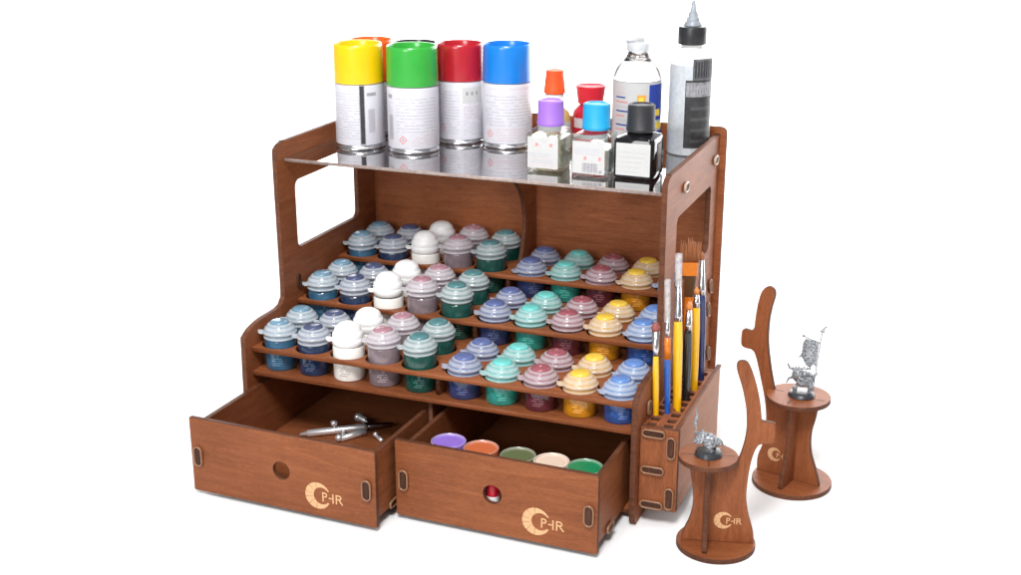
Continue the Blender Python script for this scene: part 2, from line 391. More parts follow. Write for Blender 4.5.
# drawers ---------------------------------------------------------------
def drawer(x0, x1, yf, ang, s0, s1, depth, logo_at, hole):
    """front board x0..x1 at y=yf, side boards at s0,s1 (outer)"""
    wd = x1-x0
    bm = bmesh.new()
    def box(a, b, mi=0):
        v = [bm.verts.new(Vector(((b if i & 1 else a)[0], (b if i & 2 else a)[1], (b if i & 4 else a)[2]))*S) for i in range(8)]
        for q in ((0, 2, 3, 1), (4, 5, 7, 6), (0, 1, 5, 4), (2, 6, 7, 3), (0, 4, 6, 2), (1, 3, 7, 5)):
            f = bm.faces.new([v[t] for t in q]); f.material_index = mi
    t = .4; a, b = s0-x0, s1-x0
    e = bm
    for xx in (a, b-t):
        n0 = len(bm.faces); box((xx, t+.002, 1.0), (xx+t, depth, 6.86)); bm.faces.ensure_lookup_table()
        for f in list(bm.faces)[n0:]:
            f.normal_update()
            if abs(f.normal.x) < .5: f.material_index = 1
    box((a+t+.002, depth-t, 1.0), (b-t-.002, depth, 6.7), 2)
    box((a+t+.002, t+.002, 1.05), (b-t-.002, depth-t-.002, 1.4), 2)
    bmesh.ops.recalc_face_normals(bm, faces=bm.faces)
    d = link('drawer', mesh(bm, 'drawer', [WOOD[1], EDGE, WOOD[0]]), rack, (x0, yf, 0), R(ang))
    fp = plate('front_panel', rrect(0, .4, wd, 7.26, .12, 2), [circ(hole, 3.92, .8, 40)], t, (0, t/2, 0), X, Z, WX, d)
    for xx in (a, b-.57): peg(d, (xx, 0, 3.74), (0, 0, -1), X, RING, 1.75, .74)
    for yy in (3.2, 12.0): peg(d, (b, yy, 1.25), Y, Z, RING, 1.5, .55, .25)
    for yy in (3.2, 12.0): peg(d, (a, yy, 1.25), (0, -1, 0), Z, RING, 1.5, .55, .25)
    logo(d, (logo_at, 0, 2.3), X, Z, 1.2)
    return d
drawer(-1.0, 16.95, -8.75, -1.5, -.25, 16.7, 24.0, 12.45, 9.0)
drawer(17.33, 35.0, -6.4, -1.1, 18.1, 34.85, 24.0, 12.5, 8.7)

# brush holder ------------------------------------------------------------
hx0, hx1 = W+T+.02, W+T+3.22; hy0, hy1 = .15, 14.9
holes = []
bm = bmesh.new()
for x0_, x1_, y0_, y1_, z0_, z1_ in ((hx0, hx1-.42, hy1-.4, hy1, 1.6, 8.6), (hx0, hx1-.42, hy0+.41, hy1-.41, 1.7, 2.05)):
    v = [bm.verts.new(Vector((x1_ if i & 1 else x0_, y1_ if i & 2 else y0_, z1_ if i & 4 else z0_))*S) for i in range(8)]
    for q in ((0, 2, 3, 1), (4, 5, 7, 6), (0, 1, 5, 4), (2, 6, 7, 3), (0, 4, 6, 2), (1, 3, 7, 5)): bm.faces.new([v[t] for t in q])
bmesh.ops.recalc_face_normals(bm, faces=bm.faces)
holder = link('brush_holder', mesh(bm, 'brush_holder', WOOD[1]), rack)
plate('front_panel', rrect(hx0, 1.55, hx1, 8.85, .12, 2), [], .4, (0, hy0+.2, 0), X, Z, WZ, holder)
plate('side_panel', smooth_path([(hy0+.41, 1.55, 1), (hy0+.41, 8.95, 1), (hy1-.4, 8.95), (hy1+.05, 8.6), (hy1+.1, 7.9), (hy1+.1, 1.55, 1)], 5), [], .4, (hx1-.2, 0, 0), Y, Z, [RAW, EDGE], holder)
HXC = (hx0+.62, hx0+2.0)
yy = hy0+1.15
while yy < hy1-.7:
    for xc in HXC: holes.append(rrect(xc-.36, yy-.36, xc+.36, yy+.36, .05, 1))
    yy += 1.22
plate('top_plate', [(hx0, hy0+.42), (hx1-.42, hy0+.42), (hx1-.42, hy1-.42), (hx0, hy1-.42)], holes, .35, (0, 0, 8.4), X, Y, WY, holder)
plate('guide_plate', [(hx0, hy0+.42), (hx1-.42, hy0+.42), (hx1-.42, hy1-.42), (hx0, hy1-.42)], holes, .35, (0, 0, 4.9), X, Y, WY, holder)
for x, z, ax in ((hx0+1.15, 8.35, 0), (hx0+2.62, 7.3, 1), (hx0+1.15, 5.1, 0), (hx0+2.62, 2.75, 1), (hx0+1.15, 1.98, 0)):
    if ax: peg(holder, (x, hy0, z), (0, 0, -1), X, RING, 1.85, .66)
    else: peg(holder, (x, hy0, z), (-1, 0, 0), (0, 0, -1), RING, 1.85, .6)

# ------------------------------------------------------------------ printed labels wrapped on round and square things
class Print:
    """collects thin printed patches of one label into one mesh"""
    def __init__(s): s.bm = bmesh.new(); s.m = []
    def mi(s, m):
        if m not in s.m: s.m.append(m)
        return s.m.index(m)
    def curve(s, r, a0, a1, z0, z1, m, lift=.012):
        n = max(2, int(abs(a1-a0)/6)); r = r+lift; lo = []; hi = []
        for k in range(n+1):
            a = R(a0+(a1-a0)*k/n); lo.append(s.bm.verts.new(Vector((r*math.cos(a), r*math.sin(a), z0))*S)); hi.append(s.bm.verts.new(Vector((r*math.cos(a), r*math.sin(a), z1))*S))
        for k in range(n):
            f = s.bm.faces.new((lo[k], lo[k+1], hi[k+1], hi[k])); f.smooth = True; f.material_index = s.mi(m)
    def diamond(s, r, a, z, h, m, lift=.014, open_=True):
        def P(da, dz, rr): return s.bm.verts.new(Vector((rr*math.cos(R(a+da)), rr*math.sin(R(a+da)), z+dz))*S)
        rr = r+lift; d = math.degrees(h/r)
        o = [P(-d, 0, rr), P(0, -h, rr), P(d, 0, rr), P(0, h, rr)]
        k = .68
        q = [P(-d*k, 0, rr), P(0, -h*k, rr), P(d*k, 0, rr), P(0, h*k, rr)]
        for j in range(4):
            f = s.bm.faces.new((o[j], o[(j+1) % 4], q[(j+1) % 4], q[j])); f.material_index = s.mi(m)
        k = .25
        q = [P(-d*k, 0, rr), P(0, -h*k, rr), P(d*k, 0, rr), P(0, h*k, rr)]
        f = s.bm.faces.new(q); f.material_index = s.mi(INK)
    def flat(s, c, u, v, a0, b0, a1, b1, m, lift=.012):
        c = Vector(c); u = Vector(u); v = Vector(v); n = u.cross(v)*lift
        f = s.bm.faces.new([s.bm.verts.new((c+u*a+v*b+n)*S) for a, b in ((a0, b0), (a1, b0), (a1, b1), (a0, b1))]); f.material_index = s.mi(m)
    def done(s, parent, name='label'):
        return link(name, mesh(s.bm, name, s.m), parent)

# ------------------------------------------------------------------ paint pots
LIDP = [(1.36, 0), (1.45, .02), (1.48, .07), (1.46, .14), (1.40, .18), (1.39, .27), (1.41, .38), (1.47, .43), (1.53, .47), (1.56, .52), (1.55, .59), (1.49, .66), (1.45, .72), (1.42, .80),
        (1.39, .89), (1.31, 1.0), (1.23, 1.05), (1.18, 1.10), (1.15, 1.18), (1.07, 1.27), (.97, 1.32), (.91, 1.34), (.85, 1.37)]
LIDM = [0, 0, 0, 0, 1, 1, 1, 0, 0, 0, 0, 0, 1, 1, 0, 0, 0, 1, 1, 0, 0, 1]
DISC = [(.87, 1.30), (.87, 1.40), (.82, 1.50), (.64, 1.59), (.35, 1.635), (.12, 1.645), (0, 1.65)]
PIN = [(.87, 1.30), (.87, 1.38), (.79, 1.48), (.56, 1.56), (.22, 1.61), (.14, 1.72), (.06, 1.76), (0, 1.765)]
WLID = [(1.30, 0), (1.38, .08), (1.44, .3), (1.46, .55), (1.42, .66), (1.39, .70), (1.39, .78), (1.40, .9), (1.36, 1.15), (1.28, 1.26), (1.22, 1.32), (1.20, 1.45), (1.10, 1.66), (.94, 1.84), (.84, 1.88), (.78, 1.95)]
WDISC = [(.79, 1.94), (.62, 2.03), (.42, 2.09), (.2, 2.12), (0, 2.125)]
def mixc(a, b, t): return tuple(a[i]*(1-t)+b[i]*t for i in range(3))+(1,)
FR = (0.86, 0.87, 0.89, 1)
PC = [  # name, paint, lid tint, disc, lid centre height above plate
    ('pale blue', srgb(62, 112, 145), srgb(150, 185, 205), srgb(108, 150, 175), -.179),
    ('navy', srgb(40, 62, 98), srgb(125, 145, 175), srgb(56, 68, 112), -.143),
    ('white', srgb(232, 230, 224), srgb(240, 240, 238), srgb(244, 244, 242), 0.05),
    ('mauve grey', srgb(150, 132, 138), srgb(196, 172, 184), srgb(180, 128, 142), .522),
    ('dark green', srgb(22, 88, 78), srgb(120, 165, 165), srgb(66, 128, 132), .37),
    ('indigo', srgb(58, 72, 120), srgb(120, 135, 185), srgb(82, 100, 160), 0),
    ('turquoise', srgb(55, 165, 150), srgb(125, 215, 208), srgb(105, 212, 204), 0),
    ('maroon', srgb(110, 48, 60), srgb(180, 118, 132), srgb(160, 72, 86), 0),
    ('yellow', srgb(226, 150, 30), srgb(250, 205, 120), srgb(250, 205, 50), 0),
    ('bright blue', srgb(48, 88, 160), srgb(125, 165, 220), srgb(88, 136, 208), 0)]
protos = {}
def tab_mesh(i, mats):
    bm = bmesh.new()
    pts = [(-1.42, -.42), (-1.78, -.36), (-1.96, -.2), (-1.96, .2), (-1.76, .38), (-1.42, .42)]
    a = [bm.verts.new(Vector((x, y, .42+(.08 if x < -1.8 else 0)))*S) for x, y in pts]; b = [bm.verts.new(Vector((x, y, .54+(.14 if x < -1.8 else 0)))*S) for x, y in pts]
    for k in range(6): bm.faces.new((a[k], a[(k+1) % 6], b[(k+1) % 6], b[k]))
    bm.faces.new(a[::-1]); bm.faces.new(b); bmesh.ops.recalc_face_normals(bm, faces=bm.faces)
    return mesh(bm, 'opening_tab', mats)
COLN = ['far left column', 'second column', 'third column', 'fourth column', 'fifth column', 'sixth column', 'seventh column', 'eighth column', 'ninth column', 'far right column']
TIERN = ['bottom tier', 'middle tier', 'top tier']; ROWN = ['front row', 'back row']
LOOK = ['pale blue paint pot with misty lid', 'dark navy paint pot with misty lid', 'all white paint pot with domed white cap', 'mauve grey paint pot with pink centred lid',
        'dark green paint pot standing tall', 'indigo paint pot with purplish blue lid', 'turquoise paint pot with mint lid', 'maroon paint pot with rosy lid',
        'yellow orange paint pot with amber lid', 'bright blue paint pot with sky blue lid']
for i, (nm, paint, tint, disc, off) in enumerate(PC):
    us = nm.replace(' ', '_')
    if i == 2:
        ma = plain(us+'_lid', (0.84, 0.84, 0.83, 1), .3, vary=.02); mb = ma; md = ma
        mbody = plain(us+'_pot', (0.80, 0.78, 0.73, 1), .28, vary=.04)
    else:
        ma = frosted(us+'_lid_pale', mixc(FR, tint, .30 if i < 5 else .45), .24, .12); mb = frosted(us+'_lid_tinted', mixc(FR, tint, .62 if i < 5 else .78), .28, .12)
        md = plain(us+'_lid_centre', mixc(disc, (.12, .12, .12, 1), .28), .2, vary=.08, scale=500)
        mbody = plain(us+'_pot', mixc(paint, (0, 0, 0, 1), .42), .16, vary=.22, scale=180, coat=.3)
    ztop = (12.925+off) if i < 5 else 11.986
    lid0 = ztop-1.49-Z1          # lid base above the tier plate
    if i == 2: lid0 += .02
    body_h = lid0+(Z1-ZF)-.02
    prof = [(0, 0.01), (1.2, .01), (1.36, .06), (1.41, .2), (1.41, body_h-.12), (1.38, body_h-.06), (1.34, body_h), (0, body_h+.005)]
    bme = lathe_me(us+'_pot_body', prof, mbody)
    lme = lathe_me(us+'_pot_lid', WLID if i == 2 else LIDP, [ma, mb], None if i == 2 else LIDM)
    dme = lathe_me(us+'_pot_centre', WDISC if i == 2 else (PIN if i in (3, 7) else DISC), md, n=28)
    pl = Print(); ml = plain(us+'_pot_print', mixc(paint, (0.75, 0.75, 0.75, 1),   .08 if i != 2 else 0) if i != 2 else (.5, .45, .4, 1), .3, vary=.2, scale=900)
    for z_, a_, b_ in ((1.15, -16, 16), (.95, -22, -4), (.95, 2, 20), (.72, -14, 18), (.52, -20, 10)): pl.curve(1.41, -98+a_, -98+b_, z_, z_+.11, ml)
    pl.diamond(1.41, -98, 1.45, .17, ml)
    pme = mesh(pl.bm, us+'_pot_label', pl.m)
    tme = tab_mesh(i, ma)
    protos[i] = (bme, lme, dme, tme, body_h, pme)
for k in range(3):
    for r in (0, 1):
        for i in range(10):
            bme, lme, dme, tme, bh, pme = protos[i]
            t = thing('paint_pot', '%s, %s of the %s' % (LOOK[i], ROWN[r], TIERN[k]), 'paint pot',
                      (px(i, k), YP+r*RP+k*DY, ZF+k*HZ), random.uniform(.3, .75), 'paint pots in the rack tiers')
            link('pot_body', bme, t); link('label', pme, t)
            lid = link('lid', lme, t, (0, 0, bh+HP[k]*(1 if i < 5 else 1)))
            lid.rotation_euler = (random.uniform(-.03, .03), random.uniform(-.03, .03), 0)
            link('lid_centre', dme, lid); link('opening_tab', tme, lid)

AC = -67.0      # angle on a round thing that faces the camera
def spray_can(x, y, r, h, cap_h, cap_mat, label, style):
    t = thing('spray_can', label, 'spray can', (x, y, ZS), 0, 'spray cans on the acrylic shelf')
    zb = h-cap_h
    link('can_body', lathe_me('can_body', [(0, .12), (r-.35, .05), (r-.28, .0), (r-.1, 0), (r+.01, .07), (r+.02, .2), (r-.08, .3), (r-.1, .38), (r-.02, .48), (r-.02, zb-.25), (r-.06, zb-.08), (r-.3, zb+.1), (0, zb+.15)],
         [TIN, PAPER], [0, 0, 0, 0, 0, 0, 0, 0, 1, 1, 1, 1], 48), t)
    link('cap', lathe_me('cap', [(r-.06, zb+.02), (r+.0, zb+.06), (r-.01, zb+.5), (r-.06, h-.3), (r-.1, h-.06), (r-.16, h), (r-.26, h-.02), (r-.3, h-.12), (r-.34, h-.55), (r-.9, h-.6), (0, h-.6)], cap_mat, None, 56), t)
    p = Print(); rr = r-.02; rnd = random.Random(style)
    z0, z1 = .55, zb-.3
    # blocks of fine print
    def lines(a0, a1, zt, zb_, m, step=.17, fill=.6):
        z = zt
        while z > zb_:
            a = a0
            while a < a1-3:
                wd = rnd.uniform(3, 12); e = min(a+wd, a1)
                if rnd.random() < .86: p.curve(rr, a, e, z-step*.5*fill*1.0, z, m)
                a = e+rnd.uniform(.8, 1.8)
            z -= step
    if style == 1:       # yellow: dark vertical bar right of the middle, print and bar code beyond
        p.curve(rr, AC+4, AC+17, z0-.05, z1+.25, INK); p.curve(rr, AC+6, AC+15.5, z0+.05, z1+.2, BLACKL, .02)
        p.curve(rr, AC+22, AC+46, z1-.75, z1-.45, INK)
        for k in range(13): p.curve(rr, AC+25+k*1.3, AC+25.5+k*1.3, z0+1.1, z0+3.3, INK)
        p.curve(rr, AC+56, AC+63, z0+.8, z0+2.2, INKP); lines(AC-62, AC+4, z1-.5, z0+.6, INKL, .26)
    elif style == 2:     # green
        p.curve(rr, AC-66, AC-50, z1-.75, z1-.4, INK)
        for k in range(12): p.curve(rr, AC-62+k*1.2, AC-61.5+k*1.2, z0+.7, z0+3.0, INK)
        lines(AC-66, AC-48, z1-1, z0+3.2, INKL); lines(AC-38, AC+60, z1-.7, z0+1.3, INKL, .3)
        p.diamond(rr, AC-22, z0+.75, .42, INKR); lines(AC-2, AC+60, z0+1.2, z0+.3, INKP, .22)
    elif style == 3:     # red
        p.curve(rr, AC+4, AC+58, z1-1.7, z1-.2, PAPERW, .008)
        for k in range(3): p.curve(rr, AC+12+k*13, AC+18+k*13, z1-.95, z1-.6, INK, .02)
        lines(AC+6, AC+56, z1-1.1, z0+.4, INKL, .22); lines(AC-62, AC-4, z1-.6, z0+.5, INKL, .28)
        p.diamond(rr, AC-50, z0+1.0, .38, INKR); lines(AC+8, AC+50, z1-2.0, z0+2, INKP, .34)
    else:                # blue and the ones behind
        lines(AC-50, AC+62, z1-.15, z1-.3, INKP, .2); lines(AC-60, AC+62, z1-.8, z0+1.5, INKL, .3)
        p.diamond(rr, AC-46, z0+.85, .42, INKR); lines(AC-30, AC+60, z0+1.35, z0+.2, INKP, .26); lines(AC-66, AC-40, z0+3.2, z0+1.6, INKL)
    p.done(t)
    return t
def cap_mat(name, c, rough=.25): return plain(name, c, rough, vary=.05, scale=60, coat=.3 if rough < .3 else 0)
spray_can(4.02, 14.7, 2.33, 9.72, 3.6, cap_mat('yellow_cap', srgb(232, 186, 8)), 'spray can with yellow cap and black stripe down its white label', 1)
spray_can(9.40, 15.1, 2.42, 9.72, 3.6, cap_mat('green_cap', srgb(50, 158, 56)), 'spray can with bright green cap on the clear shelf', 2)
spray_can(11.93, 20.5, 2.27, 9.4, 3.45, cap_mat('red_cap', srgb(170, 24, 38)), 'spray can with dark red cap between the green and blue ones', 3)
spray_can(16.8, 20.3, 2.36, 9.6, 3.5, cap_mat('blue_cap', srgb(18, 118, 205)), 'spray can with sky blue cap, rightmost of the cans', 4)
spray_can(2.3, 20.6, 2.3, 9.25, 3.9, cap_mat('orange_cap', srgb(236, 92, 24)), 'spray can with orange cap hidden behind the yellow one', 4)
spray_can(7.05, 20.6, 2.3, 9.2, 3.9, cap_mat('black_cap', srgb(34, 32, 34)), 'spray can with black cap hidden behind the green one', 4)

# ------------------------------------------------------------------ bottles on the shelf
def loft(bm, secs, mi=None, n=5):
    """rounded-square sections (half width, corner radius, z)"""
    rings = []
    for hw, cr, z in secs:
        rings.append([bm.verts.new(Vector((x, y, z))*S) for x, y in rrect(-hw, -hw, hw, hw, min(cr, hw*.999), n)])
    for i in range(len(rings)-1):
        m = len(rings[i])
        for k in range(m):
            f = bm.faces.new((rings[i][k], rings[i][(k+1) % m], rings[i+1][(k+1) % m], rings[i+1][k])); f.smooth = True
            if mi: f.material_index = mi[i]
    f = bm.faces.new(rings[0]); f = bm.faces.new(rings[-1]); bmesh.ops.recalc_face_normals(bm, faces=bm.faces)
def ribcap(name, r0, r1, z0, z1, mat):
    return lathe_me(name, [(r0*.9, z0), (r0, z0+.04), (r0+.02, z0+.25), (r0-.02, z0+.3), (r1+.02, z1-.28), (r1, z1-.08), (r1-.12, z1), (r1-.3, z1-.03), (r1-.36, z1-.1), (0, z1-.1)], mat, None, 40)
def square_bottle(name, label, x, y, hw, hb, fill_mat, fill_h, cap, capc, style, glass=GLASS, rot=0):
    t = thing(name, label, 'bottle', (x, y, ZS), rot, 'square bottles along the shelf front')
    bm = bmesh.new(); sh = hb+.35
    loft(bm, [(hw-.25, .3, .02), (hw-.04, .4, .1), (hw, .42, .3), (hw, .42, hb-.25), (hw-.1, .5, hb), (hw-.5, .7, hb+.2), (1.0, 1.0, sh), (.95, .95, sh+.35)])
    link('glass_body', sharp(mesh(bm, 'glass_body', glass, True)), t)
    if fill_mat:
        bm = bmesh.new(); g = .12
        secs = [(hw-.35, .25, .22), (hw-g-.02, .34, .34), (hw-g, .34, .5), (hw-g, .34, min(fill_h, hb-.3))]
        if fill_h > hb: secs += [(hw-g-.1, .45, hb-.08), (hw-.66, .6, hb+.12)]
        loft(bm, secs); link('liquid', sharp(mesh(bm, 'liquid', fill_mat, True)), t)
    link('cap', ribcap('cap', capc[0], capc[1], sh+.1, sh+.1+capc[2], cap), t, (.12, 0, 0))
    p = Print(); c = (0, -hw, 0); lw = hw-.28
    p.flat(c, X, Z, -lw, .32, lw, hb-.35, PAPERW)
    if style == 'purple':
        for xx in (-.55, .75): p.flat(c, X, Z, xx-.14, hb-1.15, xx+.14, hb-.87, INKR, .02)
        for k in range(3): p.flat(c, X, Z, -.1+k*.14, hb-.8, 0+k*.14, hb-.66, INKL, .02)
        for k in range(6): p.flat(c, X, Z, -lw+.2, .55+k*.2, lw-random.uniform(.2, .9), .63+k*.2, INKL if k % 3 else INKP, .02)
    if style == 'cyan':
        for k in range(14): p.flat(c, X, Z, -.55+k*.1, .45, -.5+k*.1+.02*(k % 3), 1.25, INK, .02)
        for xx in (-.3, 1.0): p.flat(c, X, Z, xx-.12, 1.5, xx+.12, 1.82, INKR, .02)
        p.flat(c, X, Z, .95, .42, 1.2, .66, INK, .02)
        for k in range(3): p.flat(c, X, Z, -lw+.2, 2.0+k*.22, lw-.5, 2.08+k*.22, INKL, .02)
    if style == 'black':
        for k in range(5): p.flat(c, X, Z, -lw+.2, .6+k*.42, lw-random.uniform(.2, .8), .68+k*.42, plain('faint', (.46, .46, .46, 1), .6), .02)
        c2 = (hw, 0, 0); p.flat(c2, Y, Z, -.75, .5, .85, hb-.4, BLACKL)
        for k in range(12): p.flat(c2, Y, Z, -.3, .8+k*.17, .6, .87+k*.17+.02*(k % 2), PAPERW, .02)
    p.done(t)
    return t
CLEARLIQ = plain('yellowish_clear_liquid', (0.62, 0.60, 0.45, 1), .1, vary=.04, trans=.75)
CLEARLIQ2 = plain('clear_thinner', (0.78, 0.80, 0.80, 1), .1, vary=.04, trans=.8)
BLACKLIQ = plain('black_ink', (0.006, 0.006, 0.007, 1), .08, vary=.1)
INKGL = plain('black_ink_glass', (0.008, 0.008, 0.009, 1), .06, vary=.1)
square_bottle('thinner_bottle', 'square glass bottle with lilac cap and small red marks', 23.85, 12.4, 1.68, 3.4, CLEARLIQ, 2.9, cap_mat('lilac_cap', srgb(150, 104, 196), .5), (1.2, 1.13, 2.2), 'purple')
square_bottle('thinner_bottle', 'square clear bottle with cyan cap and bar code label', 28.2, 11.9, 1.72, 3.45, CLEARLIQ2, 2.4, cap_mat('cyan_cap', srgb(24, 152, 205), .5), (1.22, 1.15, 2.25), 'cyan')
square_bottle('ink_bottle', 'square bottle of black ink with black cap and plain white label', 31.95, 12.6, 1.78, 3.45, BLACKLIQ, 3.9, cap_mat('black_bottle_cap', srgb(38, 38, 42), .5), (1.25, 1.15, 2.3), 'black', INKGL)

t = thing('glue_bottle', 'small amber bottle with tall orange cap behind the lilac capped one', 'bottle', (21.9, 19.2, ZS))
AMB = plain('amber_liquid', (0.72, 0.50, 0.16, 1), .15, vary=.06, trans=.3)
link('bottle_body', lathe_me('bottle_body', [(0, .02), (1.35, .02), (1.5, .15), (1.5, 3.3), (1.3, 3.8), (.8, 4.2), (.62, 4.5), (.62, 5.0), (.9, 5.05), (.92, 5.35), (.7, 5.4), (.6, 5.5)], [AMB, WHITE], [0, 0, 0, 0, 0, 1, 1, 1, 1, 1, 1], 36), t)
p = Print(); p.curve(1.5, -180, 180, .6, 2.9, PAPERW); p.curve(1.5, AC-30, AC+30, 1.8, 2.1, INKR, .02); p.done(t)
link('cap', lathe_me('cap', [(.9, 5.42), (1.0, 5.46), (1.0, 5.75), (.98, 5.85), (.82, 7.3), (.85, 7.5), (.72, 7.56), (.6, 7.5), (0, 7.5)], cap_mat('orange_red_cap', srgb(238, 82, 28), .5), None, 30), t)

t = thing('paint_bottle', 'small red bottle with flat red cap behind the cyan capped one', 'bottle', (24.7, 21.4, ZS))
REDB = plain('red_glaze', srgb(176, 24, 40), .2, vary=.1)
link('bottle_body', lathe_me('bottle_body', [(0, .02), (1.6, .02), (1.7, .15), (1.7, 3.2), (1.6, 3.6), (1.25, 4.0), (1.0, 4.2), (.95, 4.4)], REDB, None, 36), t)
link('cap', lathe_me('cap', [(1.05, 4.28), (1.2, 4.3), (1.40, 5.75), (1.43, 5.95), (1.3, 5.98), (1.1, 5.86), (0, 5.86)], cap_mat('flat_red_cap', srgb(200, 22, 42), .5), None, 12), t)
p = Print(); p.curve(1.7, -180, 180, .5, 1.6, PAPERW); p.curve(1.7, AC-66, AC-30, 2.2, 3.1, INKP, .02); p.curve(1.7, AC-60, AC+30, .7, 1.2, INKR, .02); p.curve(1.7, AC-50, AC+20, 2.6, 2.8, PAPERW, .03); p.done(t)

# squarish clear bottle with a blue and white label
t = thing('cleaner_bottle', 'clear white bottle with blue and white label and white flip cap', 'bottle', (29.0, 21.9, ZS))
CLR = plain('clear_bottle_plastic', (0.97, 0.98, 0.98, 1), .03, vary=0, trans=1.0)
link('bottle_body', lathe_me('bottle_body', [(0, .02), (2.0, .02), (2.2, .14), (2.25, .4), (2.25, 6.9), (2.2, 7.2), (1.95, 7.8), (1.5, 8.35), (1.12, 8.75), (.95, 9.15), (.9, 9.5), (0, 9.5)], CLR, None, 56), t)
GREYW = plain('grey_white_plastic', (0.50, 0.51, 0.53, 1), .35, vary=.05)
link('cap', lathe_me('cap', [(.96, 9.3), (1.08, 9.33), (1.08, 9.95), (1.0, 10.05), (.62, 10.15), (.58, 10.5), (.42, 10.62), (0, 10.65)], GREYW, None, 32), t)
bm = bmesh.new(); tube(bm, [(.3, -.4, 10.4), (-.6, -.55, 10.3), (-1.0, -.6, 10.15)], [.22, .2, .16]); link('flip_spout', mesh(bm, 'flip_spout', GREYW, True), t)
p = Print(); q = 2.25
p.curve(q, AC-150, AC+150, .5, 6.75, PAPERW, .015); p.curve(q, AC-150, AC+150, 6.7, 6.79, INK, .025)
p.curve(q, AC+22, AC+80, 3.2, 6.5, INKB, .03); p.curve(q, AC+34, AC+58, 3.6, 4.2, INKY, .04); p.curve(q, AC+22, AC+80, 2.4, 3.0, INKY, .03); p.curve(q, AC+22, AC+80, .8, 2.2, INKB, .03)
p.curve(q, AC-6, AC+14, 4.8, 5.6, INKO, .03); p.curve(q, AC-3, AC+8, 5.0, 5.4, INKY, .04)
for k in range(10):
    p.curve(q, AC-62, AC-30+random.uniform(-8, 8), 6.1-k*.42, 6.23-k*.42, (INKR, INKL, INKB)[k % 3] if k > 1 else INKP, .03)
    if k > 2: p.curve(q, AC-22, AC+14-random.uniform(0, 9), 5.75-k*.42, 5.87-k*.42, INKL, .03)
p.done(t)

# tall dropper bottle
t = thing('dropper_bottle', 'tall translucent bottle with black collar, pointed spout and black label', 'bottle', (33.7, 23.0, ZS))
HAZE = plain('hazy_squeeze_plastic', (0.55, 0.58, 0.61, 1), .3, vary=.1, trans=.25)
link('bottle_body', lathe_me('bottle_body', [(0, .02), (1.75, .02), (1.93, .14), (1.96, .4), (1.96, 8.3), (1.9, 8.7), (1.6, 9.2), (1.2, 9.6), (1.0, 9.8), (1.0, 10.2)], [HAZE, WHITE], [0, 0, 0, 0, 1, 1, 1, 1, 1], 48), t)
p = Print()
p.curve(1.96, AC-22, AC+64, .8, 7.0, BLACKL); DG = plain('dark_grey_print', (.10, .10, .11, 1), .5, vary=.4, scale=260); MG = plain('mid_grey_print', (.24, .24, .25, 1), .5, vary=.4, scale=260)
p.curve(1.96, AC-4, AC+66, 7.0, 8.9, DG); p.curve(1.96, AC-20, AC+62, 5.5, 6.8, MG, .02)
for k in range(10): p.curve(1.96, AC-16+k*8, AC-12+k*8, 5.7, 6.6, INK, .03)
for k in range(8): p.curve(1.96, AC+1+k*8, AC+6+k*8, 7.2, 8.7, BLACKL, .03)
for k in range(4): p.curve(1.96, AC-6, AC+50, 1.3+k*1.0, 1.6+k*1.0, plain('dim_print', (.06, .06, .06, 1)), .03)
p.done(t)
link('collar', lathe_me('collar', [(1.1, 10.0), (1.3, 10.03), (1.32, 10.2), (1.32, 11.4), (1.25, 11.6), (.95, 11.68), (0, 11.7)], BLACK, None, 40), t)
SPT = plain('grey_translucent_spout', (0.34, 0.37, 0.41, 1), .3, vary=.15, trans=.3)
link('spout', lathe_me('spout', [(.85, 11.68), (.78, 11.95), (.6, 12.1), (.62, 12.3), (.45, 12.5), (.46, 12.7), (.3, 12.95), (.22, 13.5), (.16, 13.9), (0, 13.95)], SPT, None, 28), t)

# ------------------------------------------------------------------ jars in the right drawer
JC = [('lilac', srgb(138, 106, 196), 'lilac lidded paint jar at the left of the right drawer'), ('copper', srgb(190, 98, 58), 'copper orange lidded paint jar in the right drawer'),
      ('olive', srgb(90, 100, 66), 'olive green lidded paint jar in the middle of the right drawer'), ('cream', srgb(214, 190, 170), 'cream lidded paint jar in the right drawer'),
      ('emerald', srgb(14, 122, 78), 'emerald green lidded paint jar at the right of the right drawer')]
for (nm, c, lab), (jx, jy) in zip(JC, ((20.97, -3.7), (24.0, -3.95), (27.3, -4.1), (30.2, -4.15), (33.05, -4.2))):
    t = thing('paint_jar', lab, 'paint jar', (jx, jy, 1.41), 0, 'paint jars in the right drawer')
    lm = plain(nm+'_jar_lid', c, .3, vary=.05, scale=120); lm2 = plain(nm+'_jar_rim', mixc(c, (0.45, 0.42, 0.38, 1), .4), .25, vary=.04)
    link('jar_body', lathe_me('jar_body', [(0, .0), (1.25, .0), (1.36, .1), (1.36, 1.9), (1.36, 4.2), (1.25, 4.4)], [PAPERW, REDB if nm == 'olive' else PAPERW], [0, 0, 0, 1, 1], 36), t)
    link('lid', lathe_me('lid', [(1.38, 4.1), (1.47, 4.14), (1.49, 5.0), (1.47, 5.16), (1.40, 5.2), (1.34, 5.14), (1.30, 5.03), (1.05, 5.03), (1.0, 5.08), (0, 5.08)], [lm, lm2], [0, 0, 0, 1, 1, 1, 0, 0, 0], 48), t)

t = thing('small_bottle', 'small white bottle with red cap seen through the finger hole of the right drawer', 'bottle', (25.6, -5.36, 1.41))
link('bottle_body', lathe_me('bottle_body', [(0, 0), (.5, 0), (.54, .06), (.54, 1.9), (.4, 2.0)], WHITE, None, 28), t)
link('cap', lathe_me('cap', [(.5, 1.86), (.56, 1.9), (.55, 3.1), (.5, 3.16), (0, 3.16)], REDB, None, 28), t)

